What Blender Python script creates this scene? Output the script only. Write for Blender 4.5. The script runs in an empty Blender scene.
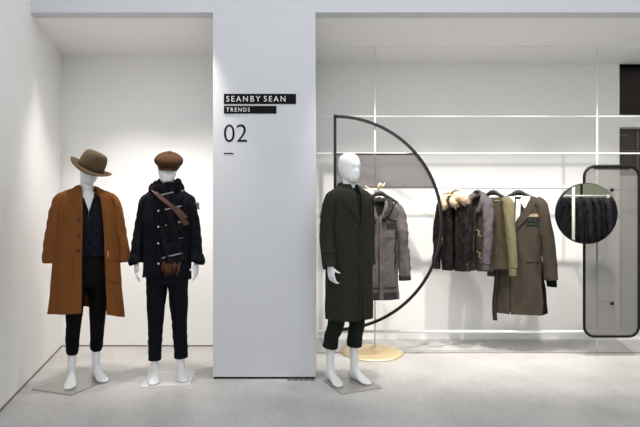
import bpy, bmesh, math, random
from mathutils import Vector, Matrix, noise, Euler
R = math.radians
PI = math.pi
scene = bpy.context.scene
COL = scene.collection

# ------------------------------------------------------------------ camera
F = 490.0; HZ = 220.0; CX = 320.0; EYE = 1.34
cam_d = bpy.data.cameras.new('camera'); cam = bpy.data.objects.new('camera', cam_d)
COL.objects.link(cam); scene.camera = cam
cam_d.sensor_width = 36; cam_d.lens = F / 640 * 36
cam_d.shift_y = (HZ - 213.5) / 640
cam.location = (0, 0, EYE); cam.rotation_euler = (PI / 2, 0, 0)
cam_d.clip_start = 0.05; cam_d.clip_end = 60

# ------------------------------------------------------------------ world, lamps, exposure
scene.view_settings.view_transform = 'Standard'
scene.view_settings.look = 'None'
scene.view_settings.gamma = 1
scene.view_settings.use_curve_mapping = False
scene.view_settings.exposure = 0.30
w = bpy.data.worlds.new('world'); scene.world = w; w.use_nodes = True
w.node_tree.nodes['Background'].inputs[0].default_value = (0.94, 0.96, 1.0, 1)
w.node_tree.nodes['Background'].inputs[1].default_value = 0.96

def spot(loc, target, power, size, blend=0.6, color=(1, 0.95, 0.89), radius=0.04):
    d = bpy.data.lights.new('spotlight', 'SPOT'); o = bpy.data.objects.new('spotlight', d); COL.objects.link(o)
    d.energy = power; d.spot_size = R(size); d.spot_blend = blend; d.color = color; d.shadow_soft_size = radius
    o.location = loc
    o.rotation_euler = (Vector(target) - Vector(loc)).to_track_quat('-Z', 'Y').to_euler()
    return o
# shop track lamps just in front of the header, above the frame
spot((-1.85, 3.93, 3.14), (-1.92, 5.10, 0.35), 130, 72, 1.0)
spot((-1.20, 3.93, 3.14), (-1.22, 5.10, 0.35), 125, 72, 1.0)
spot((-2.18, 4.22, 3.02), (-2.52, 4.55, 1.2), 14, 46, 0.9)
spot((0.38, 3.93, 3.14), (0.55, 5.20, 0.45), 190, 72, 1.0)
spot((1.15, 3.93, 3.14), (1.25, 5.20, 0.35), 175, 74, 1.0)
spot((2.00, 3.93, 3.14), (2.10, 5.20, 0.35), 172, 74, 1.0)
spot((2.90, 3.93, 3.14), (3.00, 5.20, 0.35), 168, 74, 1.0)
spot((4.0, 2.7, 3.1), (4.35, 1.35, 1.3), 160, 50, 0.8)   # added lamp, puts highlights on the jackets reflected in the mirror
# added fill light without a fitting, stands in for soft front room light
d = bpy.data.lights.new('front_fill', 'AREA'); o = bpy.data.objects.new('front_fill', d); COL.objects.link(o)
d.shape = 'RECTANGLE'; d.size = 4; d.size_y = 2; d.energy = 22; d.color = (0.93, 0.96, 1.0)
o.location = (-0.3, 0.8, 3.9); o.rotation_euler = (R(38), 0, 0)

# ------------------------------------------------------------------ helpers
def P(px, py, Y):
    return Vector(((px - CX) * Y / F, Y, EYE - (py - HZ) * Y / F))
def X(px, Y): return (px - CX) * Y / F
def H(py, Y): return EYE - (py - HZ) * Y / F

def srgb(r, g, b):
    def f(c):
        c /= 255
        return c / 12.92 if c <= .04045 else ((c + .055) / 1.055) ** 2.4
    return (f(r), f(g), f(b), 1)

def new_mat(name):
    m = bpy.data.materials.new(name); m.use_nodes = True
    nt = m.node_tree; b = nt.nodes['Principled BSDF']
    return m, nt, b

def surf(name, col, rough=0.6, metal=0.0, var=0.04, scale=6, bump=0.0, bscale=60, spec=0.5):
    m, nt, b = new_mat(name)
    tc = nt.nodes.new('ShaderNodeTexCoord')
    n = nt.nodes.new('ShaderNodeTexNoise'); n.inputs['Scale'].default_value = scale; n.inputs['Detail'].default_value = 5
    nt.links.new(tc.outputs['Object'], n.inputs['Vector'])
    mx = nt.nodes.new('ShaderNodeMix'); mx.data_type = 'RGBA'
    c = srgb(*col)
    mx.inputs[6].default_value = tuple(max(0, x * (1 - var)) for x in c[:3]) + (1,)
    mx.inputs[7].default_value = tuple(min(1, x * (1 + var)) for x in c[:3]) + (1,)
    nt.links.new(n.outputs['Fac'], mx.inputs[0]); nt.links.new(mx.outputs[2], b.inputs['Base Color'])
    b.inputs['Roughness'].default_value = rough; b.inputs['Metallic'].default_value = metal
    b.inputs['Specular IOR Level'].default_value = spec
    if bump:
        n2 = nt.nodes.new('ShaderNodeTexNoise'); n2.inputs['Scale'].default_value = bscale; n2.inputs['Detail'].default_value = 4
        nt.links.new(tc.outputs['Object'], n2.inputs['Vector'])
        bp = nt.nodes.new('ShaderNodeBump'); bp.inputs['Strength'].default_value = bump; bp.inputs['Distance'].default_value = 0.01
        nt.links.new(n2.outputs['Fac'], bp.inputs['Height']); nt.links.new(bp.outputs[0], b.inputs['Normal'])
    return m

def fabric(name, col, rough=0.85, var=0.25, sheen=0.1, bump=0.5, scale=14, crumple=0.0):
    m = surf(name, col, rough, 0, var, scale, bump, 220, 0.12)
    b = m.node_tree.nodes['Principled BSDF']
    b.inputs['Sheen Weight'].default_value = sheen * .25
    if crumple:
        nt = m.node_tree; tc = nt.nodes.new('ShaderNodeTexCoord'); n3 = nt.nodes.new('ShaderNodeTexNoise')
        n3.inputs['Scale'].default_value = 17; n3.inputs['Detail'].default_value = 3; n3.inputs['Distortion'].default_value = 1.2
        mp = nt.nodes.new('ShaderNodeMapping'); mp.inputs['Scale'].default_value = (1, 1, .45)
        nt.links.new(tc.outputs['Object'], mp.inputs['Vector']); nt.links.new(mp.outputs[0], n3.inputs['Vector'])
        b3_ = nt.nodes.new('ShaderNodeBump'); b3_.inputs['Strength'].default_value = crumple; b3_.inputs['Distance'].default_value = .05
        old = b.inputs['Normal'].links
        if old: nt.links.new(old[0].from_socket, b3_.inputs['Normal'])
        nt.links.new(n3.outputs['Fac'], b3_.inputs['Height']); nt.links.new(b3_.outputs[0], b.inputs['Normal'])
    b.inputs['Sheen Roughness'].default_value = 0.5
    c = srgb(*col); b.inputs['Sheen Tint'].default_value = tuple(min(1, x * 2 + .05) for x in c[:3]) + (1,)
    return m

def perforated(name, col, pitch, frac):
    m, nt, b = new_mat(name)
    b.inputs['Base Color'].default_value = srgb(*col); b.inputs['Roughness'].default_value = .5
    tc = nt.nodes.new('ShaderNodeTexCoord')
    v = nt.nodes.new('ShaderNodeTexVoronoi'); v.inputs['Scale'].default_value = 1 / pitch
    v.inputs['Randomness'].default_value = 0.0
    mp = nt.nodes.new('ShaderNodeMapping'); mp.inputs['Scale'].default_value = (1, 0.0, 1)
    nt.links.new(tc.outputs['Object'], mp.inputs['Vector']); nt.links.new(mp.outputs[0], v.inputs['Vector'])
    lt = nt.nodes.new('ShaderNodeMath'); lt.operation = 'GREATER_THAN'; lt.inputs[1].default_value = frac
    nt.links.new(v.outputs['Distance'], lt.inputs[0]); nt.links.new(lt.outputs[0], b.inputs['Alpha'])
    return m

class MB:
    def __init__(s): s.v = []; s.f = []
    def add(s, vs, fs):
        o = len(s.v); s.v += [Vector(v) for v in vs]; s.f += [tuple(i + o for i in f) for f in fs]
    def grid(s, rows, closed=False, cap0=False, cap1=False):
        n = len(rows[0]); vs = [p for r in rows for p in r]; fs = []
        for i in range(len(rows) - 1):
            for j in range(n if closed else n - 1):
                k = (j + 1) % n
                fs.append((i * n + j, i * n + k, (i + 1) * n + k, (i + 1) * n + j))
        if cap0: fs.append(tuple(reversed(range(n))))
        if cap1: fs.append(tuple((len(rows) - 1) * n + j for j in range(n)))
        s.add(vs, fs)
    def box(s, x0, y0, z0, x1, y1, z1):
        s.add([(x0, y0, z0), (x1, y0, z0), (x1, y1, z0), (x0, y1, z0), (x0, y0, z1), (x1, y0, z1), (x1, y1, z1), (x0, y1, z1)],
              [(0, 3, 2, 1), (4, 5, 6, 7), (0, 1, 5, 4), (1, 2, 6, 5), (2, 3, 7, 6), (3, 0, 4, 7)])
    def tube(s, pts, rad, n=12, caps=True, closed=False, up=None):
        """rad: number, or list of number/(a,b): a along the side vector, b across it"""
        pts = [Vector(p) for p in pts]; N = len(pts)
        if not isinstance(rad, (list,)): rad = [rad] * N
        side = None; rows = []
        for i, p in enumerate(pts):
            if closed: t = pts[(i + 1) % N] - pts[i - 1]
            else: t = pts[min(i + 1, N - 1)] - pts[max(i - 1, 0)]
            t.normalize()
            if side is None:
                side = Vector(up) if up else (Vector((1, 0, 0)) if abs(t.x) < .9 else Vector((0, 1, 0)))
            side = (side - t * side.dot(t)).normalized()
            o = t.cross(side)
            a, b = rad[i] if isinstance(rad[i], tuple) else (rad[i], rad[i])
            rows.append([p + side * (a * math.cos(2 * PI * k / n)) + o * (b * math.sin(2 * PI * k / n)) for k in range(n)])
        if closed: rows.append(rows[0])
        s.grid(rows, True, caps and not closed, caps and not closed)
    def lathe(s, prof, n=32, c=(0, 0, 0), sx=1, sy=1):
        rows = [[Vector((c[0] + r * sx * math.cos(2 * PI * k / n), c[1] + r * sy * math.sin(2 * PI * k / n), c[2] + z)) for k in range(n)] for r, z in prof]
        s.grid(rows, True, True, True)
    def build(s, name, mat, parent=None, smooth=True, bevel=0, solid=0, merge=False, loc=None, subsurf=0, offset=0):
        me = bpy.data.meshes.new(name); me.from_pydata([tuple(v) for v in s.v], [], s.f); me.update()
        bm = bmesh.new(); bm.from_mesh(me)
        if merge: bmesh.ops.remove_doubles(bm, verts=bm.verts, dist=0.0005)
        bmesh.ops.recalc_face_normals(bm, faces=bm.faces); bm.to_mesh(me); bm.free()
        for p in me.polygons: p.use_smooth = smooth
        me.materials.append(mat)
        o = bpy.data.objects.new(name, me); COL.objects.link(o); o.parent = parent
        if loc is not None: o.location = loc
        if bevel:
            m = o.modifiers.new('bevel', 'BEVEL'); m.width = bevel; m.segments = 2; m.limit_method = 'ANGLE'
        if solid:
            m = o.modifiers.new('solid', 'SOLIDIFY'); m.thickness = solid; m.offset = offset
        if subsurf:
            m = o.modifiers.new('sub', 'SUBSURF'); m.levels = m.render_levels = subsurf
        return o

def tag(o, label=None, cat=None, group=None, kind=None):
    if label: o['label'] = label
    if cat: o['category'] = cat
    if group: o['group'] = group
    if kind: o['kind'] = kind
    return o
def empty(name, loc, rz=0, label=None, cat=None, group=None):
    o = bpy.data.objects.new(name, None); COL.objects.link(o); o.empty_display_size = .1
    o.location = loc; o.rotation_euler = (0, 0, rz); return tag(o, label, cat, group)

def cr(a, b, c, d, t):
    return .5 * ((2 * b) + (-a + c) * t + (2 * a - 5 * b + 4 * c - d) * t * t + (-a + 3 * b - 3 * c + d) * t ** 3)
def resample(keys, n):
    """keys: tuples; Catmull-Rom, n samples"""
    K = len(keys); out = []
    for i in range(n):
        u = i / (n - 1) * (K - 1); k = min(int(u), K - 2); t = u - k
        ks = [keys[max(0, min(K - 1, k + d))] for d in (-1, 0, 1, 2)]
        out.append(tuple(cr(ks[0][c], ks[1][c], ks[2][c], ks[3][c], t) for c in range(len(keys[0]))))
    return out
def lerp_key(keys, z):
    """keys [(z,val...)] sorted either way, linear"""
    ks = sorted(keys)
    if z <= ks[0][0]: return ks[0][1:]
    for a, b in zip(ks, ks[1:]):
        if z <= b[0]:
            t = (z - a[0]) / (b[0] - a[0]); return tuple(x + (y - x) * t for x, y in zip(a[1:], b[1:]))
    return ks[-1][1:]
SE = 2.4
def spw(v, e): return math.copysign(abs(v) ** e, v)

class Shell:
    """cloth body: horizontal sections (z, cx, cy, rx, ry), front is -Y"""
    def __init__(s, keys, rows=60, n=72, opening=None, wr=0.006, fold=0.0, folds=9, seed=0, deform=None, fy=3.0, fz=1.4):
        s.keys = resample(keys, rows); s.n = n; s.op = opening; s.wr = wr; s.fold = fold; s.folds = folds; s.seed = seed; s.deform = deform
        s.fy = fy; s.fz = fz
    def disp(s, a, z, t):
        q = Vector((math.sin(a) * s.fy, math.cos(a) * s.fy, z * s.fz * 3 + s.seed * 7.3))
        d = s.wr * (noise.noise(q) * 1.3 + .5 * noise.noise(q * 2.3))
        d += s.fold * (t ** 1.5) * math.sin(a * s.folds + 1.7 * noise.noise(Vector((a, z, s.seed))) + s.seed)
        return d
    def pt(s, key, a, t, off=0):
        z, cx, cy, rx, ry = key
        sn, cs = math.sin(a), math.cos(a); e = 2 / SE
        d = s.disp(a, z, t) + off
        v = Vector((cx + (rx + d) * spw(sn, e), cy - (ry + d) * spw(cs, e), z))
        if s.deform: v = s.deform(v, a, t)
        return v
    def ang(s, key, x):
        z, cx, cy, rx, ry = key
        q = max(-1, min(1, (x - cx) / rx)); return math.asin(max(-1, min(1, spw(q, SE / 2))))
    def mesh(s, mb):
        rows = []; N = len(s.keys)
        for i, k in enumerate(s.keys):
            t = i / (N - 1)
            if s.op:
                xl, xr = s.op(k[0]); a0 = s.ang(k, xr); a1 = 2 * PI + s.ang(k, xl)
                rows.append([s.pt(k, a0 + (a1 - a0) * j / s.n, t) for j in range(s.n + 1)])
            else: rows.append([s.pt(k, 2 * PI * j / s.n, t) for j in range(s.n)])
        mb.grid(rows, closed=not s.op)
        return mb
    def on(s, x, z, off=0.004):
        """point of the front surface"""
        ks = s.keys; N = len(ks)
        for i in range(N - 1):
            z0, z1 = ks[i][0], ks[i + 1][0]
            if (z0 - z) * (z1 - z) <= 0:
                u = (z - z0) / (z1 - z0) if z1 != z0 else 0
                key = tuple(p + (q - p) * u for p, q in zip(ks[i], ks[i + 1])); t = (i + u) / (N - 1); break
        else:
            key = ks[0] if abs(ks[0][0] - z) < abs(ks[-1][0] - z) else ks[-1]; t = 0 if key is ks[0] else 1
        return s.pt(key, s.ang(key, x), t, off)
    def patch(s, edges, off=0.005, nr=14, nc=7, thick=0.004):
        """edges: [(z, xl, xr)] band on the front surface with its own thickness"""
        mb = MB(); ks = sorted(edges, reverse=True)
        rs = [];
        for i in range(nr + 1):
            z = ks[0][0] + (ks[-1][0] - ks[0][0]) * i / nr; rs.append((z,) + tuple(lerp_key(ks, z)))
        def lay(o): return [[s.on(xl + (xr - xl) * j / nc, z, o) for j in range(nc + 1)] for z, xl, xr in rs]
        A, B = lay(off + thick), lay(off)
        mb.grid(A); mb.grid([list(reversed(r)) for r in B])
        mb.grid([A[0], B[0]]); mb.grid([B[-1], A[-1]])
        mb.grid([[r[0] for r in B], [r[0] for r in A]]); mb.grid([[r[-1] for r in A], [r[-1] for r in B]])
        return mb
    def strip(s, pts, wid, off=0.006, thick=0.004, n=24):
        """a band along 2-D points (x,z) on the front surface"""
        mb = MB(); q = resample([tuple(p) for p in pts], n); W = wid if isinstance(wid, (list, tuple)) else (wid, wid)
        def lay(o):
            out = []
            for i, p in enumerate(q):
                a = q[max(0, i - 1)]; b = q[min(n - 1, i + 1)]; dx, dz = b[0] - a[0], b[1] - a[1]; L = math.hypot(dx, dz) or 1
                w_ = (W[0] + (W[1] - W[0]) * i / (n - 1)) / 2
                out.append([s.on(p[0] - dz / L * w_ * k, p[1] + dx / L * w_ * k, o) for k in (-1, -.5, 0, .5, 1)])
            return out
        A, B = lay(off + thick), lay(off)
        mb.grid(A); mb.grid([list(reversed(r)) for r in B]); mb.grid([A[0], B[0]]); mb.grid([B[-1], A[-1]])
        mb.grid([[r[0] for r in B], [r[0] for r in A]]); mb.grid([[r[-1] for r in A], [r[-1] for r in B]])
        return mb

def sleeve(mb, keys, n=28, rows=40, wr=0.006, seed=0, crease=0.004):
    """keys: (x,y,z,ra,rb)"""
    ks = resample(keys, rows); side = None; out = []
    for i, k in enumerate(ks):
        a = Vector(ks[max(0, i - 1)][:3]); b = Vector(ks[min(rows - 1, i + 1)][:3]); t = (b - a).normalized()
        if side is None: side = Vector((1, 0, 0))
        side = (side - t * side.dot(t)).normalized(); o = t.cross(side); p = Vector(k[:3]); u = i / (rows - 1)
        row = []
        for j in range(n):
            th = 2 * PI * j / n
            q = Vector((math.cos(th) * 1.3, math.sin(th) * 1.3, p.z * 7 + seed * 3.1))
            d = wr * noise.noise(q) * 1.4 + crease * math.sin(p.z * 75 + 3 * math.cos(th + seed) + seed) * (.3 + noise.noise(q * .6))
            row.append(p + side * ((k[3] + d) * math.cos(th)) + o * ((k[4] + d) * math.sin(th)))
        out.append(row)
    mb.grid(out, closed=True)
    return mb

def button(parent, c, r, mat, n='button', nrm=(0, -1, 0)):
    mb = MB(); d = Vector(nrm).normalized(); c = Vector(c)
    mb.tube([c, c + d * r * .35, c + d * r * .5], [r, r, r * .8], 14)
    return mb.build(n, mat, parent)

# ------------------------------------------------------------------ materials
M = {}
M['wall'] = surf('wall_paint', (244, 243, 241), .75, var=.012, scale=2, bump=.03, bscale=90)
M['pillar'] = surf('pillar_dimmed_paint', (207, 209, 213), .75, var=.012, scale=2, bump=.03, bscale=90)  # grey-blue of the dimmer daylight out front is put into this colour
M['mann'] = surf('mannequin_white', (234, 235, 236), .42, var=.01)
M['camel'] = fabric('camel_wool', (118, 72, 35), var=.12)
M['camel_lining'] = fabric('dark_lining', (20, 15, 14), bump=.1)
M['dkbutton'] = surf('dark_button', (50, 22, 12), .35)
M['black'] = fabric('black_wool', (11, 10, 11), sheen=.08)
M['navy'] = fabric('navy_cotton', (15, 16, 24), sheen=.1, var=.2, crumple=.4)
M['indigo'] = fabric('indigo_denim', (15, 15, 23), sheen=.06, var=.25, crumple=.3)
M['green'] = fabric('dark_green_wool', (43, 46, 36), sheen=.15, var=.12)
M['greenpant'] = fabric('green_black_wool', (29, 34, 30), sheen=.1)
M['felt'] = fabric('hat_felt', (86, 71, 52), sheen=.3, var=.1)
M['felt_band'] = fabric('hat_band_felt', (68, 52, 37), sheen=.2)
M['tweed'] = fabric('rust_tweed', (78, 54, 35), var=.3, scale=40)
M['leather'] = surf('brown_leather', (72, 38, 26), .5, var=.2, scale=20, bump=.3, bscale=100)
M['steel'] = surf('black_steel', (13, 13, 14), .5, 0, var=.05, spec=.25)
M['gold'] = surf('brushed_gold', (242, 222, 180), .5, .85, var=.05)
M['whitemetal'] = surf('white_metal', (240, 240, 238), .35, var=.01)
M['plate'] = surf('brushed_steel_plate', (182, 179, 175), .35, .6, var=.05, scale=3)
M['ink'] = surf('black_vinyl', (12, 12, 15), .7, var=.02, spec=.15)
M['print'] = surf('white_print', (235, 235, 236), .6, var=.01)
M['hanger'] = surf('hanger_black', (14, 13, 13), .5)
M['chrome'] = surf('chrome', (220, 220, 220), .15, 1.0)
M['fur'] = fabric('pale_fur', (224, 194, 164), sheen=.6, var=.2, scale=30)
M['brownblack'] = fabric('brown_black_satin', (29, 23, 23), rough=.5, sheen=.1, var=.3, crumple=.7)
M['bomber'] = fabric('umber_nylon', (64, 56, 52), rough=.5, sheen=.1, var=.4, crumple=.8)
M['greyslv'] = fabric('warm_grey_nylon', (92, 86, 89), rough=.6, var=.15, crumple=.4)
M['stitch'] = fabric('tan_embroidery', (146, 128, 100), var=.3)
M['olive'] = fabric('olive_knit', (74, 67, 52), var=.2, bump=.9, crumple=.4)
M['olivelt'] = fabric('light_olive_knit', (122, 114, 86), var=.12, bump=.9)
M['taupe'] = fabric('olive_brown_wool', (68, 61, 52), var=.15)
M['bottle'] = fabric('bottle_green_knit', (42, 56, 44), var=.2)
M['shirt'] = fabric('white_poplin', (236, 234, 230), var=.03, sheen=0, bump=.1)
M['beige'] = fabric('beige_flap', (150, 136, 110), var=.1)
M['parka'] = fabric('grey_parka', (94, 89, 87), var=.25, rough=.7, scale=10, crumple=.3)
M['parkadk'] = fabric('grey_parka_dark', (50, 45, 46), var=.3, rough=.7)
M['dark'] = surf('dark_brown_glass', (38, 31, 30), .25, var=.2, scale=3)
M['darkwood'] = surf('dark_brown_panel', (78, 66, 62), .5, var=.2, scale=5)
M['greenish'] = surf('grey_green_panel', (198, 200, 192), .4, var=.03)
M['olivewall'] = surf('olive_grey_paint', (150, 150, 128), .7, var=.04)
M['baseline'] = surf('brown_grey_skirting', (120, 108, 98), .6, var=.1)
M['mesh'] = perforated('perforated_steel', (84, 81, 81), .006, .21)
M['screenmesh'] = perforated('perforated_screen', (112, 110, 106), .006, .35)
M['mirror'] = surf('mirror_silver', (225, 226, 218), .01, 1.0, var=0)

# floor : pale polished concrete
m, nt, b = new_mat('polished_concrete'); M['floor'] = m
tc = nt.nodes.new('ShaderNodeTexCoord')
n1 = nt.nodes.new('ShaderNodeTexNoise'); n1.inputs['Scale'].default_value = 1.6; n1.inputs['Detail'].default_value = 8; n1.inputs['Roughness'].default_value = .62
n2 = nt.nodes.new('ShaderNodeTexNoise'); n2.inputs['Scale'].default_value = 26; n2.inputs['Detail'].default_value = 4
for n in (n1, n2): nt.links.new(tc.outputs['Object'], n.inputs['Vector'])
r1 = nt.nodes.new('ShaderNodeValToRGB')
r1.color_ramp.elements[0].position = .3; r1.color_ramp.elements[0].color = srgb(174, 172, 169)
r1.color_ramp.elements[1].position = .72; r1.color_ramp.elements[1].color = srgb(204, 202, 199)
nt.links.new(n1.outputs['Fac'], r1.inputs[0])
mx = nt.nodes.new('ShaderNodeMix'); mx.data_type = 'RGBA'; mx.blend_type = 'MULTIPLY'; mx.inputs[0].default_value = 1
r2 = nt.nodes.new('ShaderNodeMapRange'); r2.inputs[3].default_value = .80; r2.inputs[4].default_value = 1.18
nt.links.new(n2.outputs['Fac'], r2.inputs[0]); nt.links.new(r1.outputs[0], mx.inputs[6]); nt.links.new(r2.outputs[0], mx.inputs[7])
nt.links.new(mx.outputs[2], b.inputs['Base Color'])
r3 = nt.nodes.new('ShaderNodeMapRange'); r3.inputs[3].default_value = .28; r3.inputs[4].default_value = .5
nt.links.new(n1.outputs['Fac'], r3.inputs[0]); nt.links.new(r3.outputs[0], b.inputs['Roughness'])

# tartan scarf
m, nt, b = new_mat('tartan_wool'); M['tartan'] = m
tc = nt.nodes.new('ShaderNodeTexCoord'); sp = nt.nodes.new('ShaderNodeSeparateXYZ')
mp = nt.nodes.new('ShaderNodeMapping'); mp.inputs['Rotation'].default_value = (0, R(14), 0)
nt.links.new(tc.outputs['Object'], mp.inputs['Vector']); nt.links.new(mp.outputs[0], sp.inputs[0])
def stripes(sock, freq, width, phase=0.0):
    a = nt.nodes.new('ShaderNodeMath'); a.operation = 'MULTIPLY_ADD'; a.inputs[1].default_value = freq; a.inputs[2].default_value = phase
    nt.links.new(sock, a.inputs[0])
    f = nt.nodes.new('ShaderNodeMath'); f.operation = 'FRACT'; nt.links.new(a.outputs[0], f.inputs[0])
    l = nt.nodes.new('ShaderNodeMath'); l.operation = 'LESS_THAN'; l.inputs[1].default_value = width; nt.links.new(f.outputs[0], l.inputs[0])
    return l.outputs[0]
nz = nt.nodes.new('ShaderNodeTexNoise'); nz.inputs['Scale'].default_value = 16; nt.links.new(tc.outputs['Object'], nz.inputs['Vector'])
def mixc(prev, col, fac, s, broken=False):
    x = nt.nodes.new('ShaderNodeMix'); x.data_type = 'RGBA'
    q = nt.nodes.new('ShaderNodeMath'); q.operation = 'MULTIPLY'; q.inputs[1].default_value = s; nt.links.new(fac, q.inputs[0])
    if broken:
        g_ = nt.nodes.new('ShaderNodeMath'); g_.operation = 'GREATER_THAN'; g_.inputs[1].default_value = .47; nt.links.new(nz.outputs['Fac'], g_.inputs[0])
        q2 = nt.nodes.new('ShaderNodeMath'); q2.operation = 'MULTIPLY'; nt.links.new(q.outputs[0], q2.inputs[0]); nt.links.new(g_.outputs[0], q2.inputs[1]); q = q2
    nt.links.new(q.outputs[0], x.inputs[0])
    if isinstance(prev, tuple): x.inputs[6].default_value = prev
    else: nt.links.new(prev, x.inputs[6])
    x.inputs[7].default_value = col; return x.outputs[2]
c = mixc(srgb(13, 13, 19), srgb(34, 27, 28), stripes(sp.outputs['X'], 14, .3), .5)
c = mixc(c, srgb(30, 27, 30), stripes(sp.outputs['Z'], 8, .25, .4), .5)
c = mixc(c, srgb(150, 146, 150), stripes(sp.outputs['Z'], 8, .09), .9, True)
c = mixc(c, srgb(60, 56, 62), stripes(sp.outputs['X'], 9, .05, .5), .3)
nt.links.new(c, b.inputs['Base Color']); b.inputs['Roughness'].default_value = .95; b.inputs['Specular IOR Level'].default_value = .1

# ------------------------------------------------------------------ setting
def struct(name, mb, mat, **k): return tag(mb.build(name, mat, smooth=False, **k), kind='structure')
CE = 3.09           # niche ceiling height
YF = 4.13           # plane of pillar and header
YL, YR = 5.20, 5.50 # rear walls
mb = MB(); mb.box(-5, -4, -.1, 6.2, 5.9, 0); struct('floor', mb, M['floor'])
# splayed left wall
x0, x1 = X(62, YL), X(0, 3.44); k = (x1 - x0) / (3.44 - YL)
ya, yb = 5.55, -1.0
xa, xb = x0 + (ya - YL) * k, x0 + (yb - YL) * k
mb = MB(); mb.add([(xa, ya, 0), (xb, yb, 0), (xb, yb, 4.6), (xa, ya, 4.6), (xa - .12, ya, 0), (xb - .12, yb, 0), (xb - .12, yb, 4.6), (xa - .12, ya, 4.6)],
                  [(0, 1, 2, 3), (4, 7, 6, 5), (0, 4, 5, 1), (3, 2, 6, 7), (0, 3, 7, 4), (1, 5, 6, 2)])
struct('wall_left', mb, M['wall'])
def lw(Y): return x0 + (Y - YL) * k
mb = MB(); t_ = .007
mb.add([(lw(YL), YL, 0), (lw(1) , 1, 0), (lw(1) + t_, 1, 0), (lw(YL) + t_, YL, 0), (lw(YL), YL, .013), (lw(1), 1, .013), (lw(1) + t_, 1, .013), (lw(YL) + t_, YL, .013)],
       [(0, 1, 2, 3), (4, 7, 6, 5), (0, 4, 5, 1), (3, 2, 6, 7), (0, 3, 7, 4), (1, 5, 6, 2)])
struct('baseboard_left', mb, M['baseline'])
xp0, xp1 = X(213, YF), X(315.5, YF)
mb = MB(); mb.box(xa - .1, YL, 0, xp0 + .5, YL + .12, CE); struct('wall_back_left', mb, M['wall'])
mb = MB(); mb.box(lw(YL) + .012, YL - .006, 0, xp0 + .3, YL, .012); struct('baseboard_back', mb, M['baseline'])
# pillar between the two bays (runs back to the rear wall)
mb = MB(); mb.box(xp0, YF, .018, xp1, YR + .3, CE + .001); struct('wall_pillar', mb, M['pillar'])
mb = MB(); mb.box(xp0 + .006, YF + .006, 0, xp1 - .006, YR + .3, .018); struct('shadow_line_pillar', mb, M['ink'])  # recessed black strip, the shadow line under the pillar put into colour
# header above the bays
mb = MB(); mb.box(xa + .05, YF, CE, 6.1, YF + .12, 4.6); struct('wall_header', mb, M['pillar'])
mb = MB(); mb.box(xa - .1, YF + .12, CE, 6.1, 5.9, CE + .1); struct('ceiling', mb, M['wall'])
# rear wall of the right bay with two dark openings
xo = X(619.5, YR)
mb = MB(); mb.box(xp1 - .3, YR, 0, xo, YR + .12, CE)
hs = [H(64, YR), H(115, YR), H(127, YR), H(176, YR)]
mb.box(xo, YR, hs[0], 6.1, YR + .12, CE); mb.box(xo, YR, hs[2], 6.1, YR + .12, hs[1]); mb.box(xo, YR, 0, 6.1, YR + .12, hs[3])
struct('wall_back_right', mb, M['wall'])
mb = MB(); mb.box(xo, YR + .12, hs[1], 6.1, YR + .14, hs[0]); struct('window_1', mb, M['dark'])
mb = MB(); mb.box(xo, YR + .12, hs[3], 6.1, YR + .14, hs[2]); struct('window_2', mb, M['darkwood'])
mb = MB(); mb.box(xo + .02, YR + .118, H(134, YR), xo + .17, YR + .12, H(133, YR)); mb.box(xo + .26, YR + .10, hs[3], xo + .275, YR + .12, hs[2]); mb.box(xo, YR + .1, H(150, YR), 6.1, YR + .12, H(149, YR))
struct('trim_1', mb, M['baseline'])
mb = MB(); mb.box(xo, YR - .04, .12, xo + .24, YR, H(176, YR)); struct('trim_2', mb, M['greenish'])
mb = MB(); mb.box(xp1, YR - .008, 0, 6.1, YR, .02); struct('baseboard_right', mb, M['wall'])
# floor and ceiling tracks that the posts stand in
YP = 4.94
mb = MB(); mb.box(xp1, YP - .012, 0, 6.0, YP + .012, .003); struct('trim_3', mb, M['baseline'])
mb = MB(); mb.box(xp1, YP - .015, CE - .012, 6.0, YP + .015, CE); struct('trim_4', mb, M['wall'])
mb = MB(); mb.box(6.05, -4, 0, 6.2, 5.9, 4.2); struct('wall_right', mb, M['olivewall'])

# ------------------------------------------------------------------ writing on the pillar
def text(name, body, height, width, mat, parent, x, z, y=-.0, ext=.0015, offset=0.0, space=1.0):
    cu = bpy.data.curves.new(name, 'FONT'); cu.body = body; cu.size = 1; cu.extrude = 0; cu.offset = offset; cu.space_character = space
    cu.resolution_u = 6
    tmp = bpy.data.objects.new('tmp_text', cu); COL.objects.link(tmp)
    dg = bpy.context.evaluated_depsgraph_get(); dg.update()
    me = bpy.data.meshes.new_from_object(tmp.evaluated_get(dg)); bpy.data.objects.remove(tmp)
    xs = [v.co.x for v in me.vertices]; ys = [v.co.y for v in me.vertices]
    for v in me.vertices:
        v.co = Vector((x + (v.co.x - min(xs)) / (max(xs) - min(xs)) * width, y, z + (v.co.y - min(ys)) / (max(ys) - min(ys)) * height))
    me.name = name; me.materials.clear(); me.materials.append(mat)
    o = bpy.data.objects.new(name, me); COL.objects.link(o); o.parent = parent
    s = o.modifiers.new('s', 'SOLIDIFY'); s.thickness = ext; s.offset = 0
    return o
def plate_sign(x0, y0, x1, y1, label, words, ty0, ty1, sp):
    r = empty('sign_plate', P(x0, y1, YF), 0, label, 'sign')
    u = YF / F; mb = MB(); mb.box(0, -.006, 0, (x1 - x0) * u, 0, (y1 - y0) * u); mb.build('backing', M['ink'], r, smooth=False)
    for body, tx0, tx1 in words: text('lettering', body, (ty1 - ty0) * u, (tx1 - tx0) * u, M['print'], r, (tx0 - x0) * u, (y1 - ty1) * u, -.007, space=sp, offset=0)
plate_sign(224, 94, 296, 104, 'long black sign strip reading SEAN BY SEAN at top of pillar lettering', [('SEAN', 226.5, 248), ('BY', 250.6, 260.5), ('SEAN', 264, 285.5)], 96.2, 101.8, 1.35)
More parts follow.
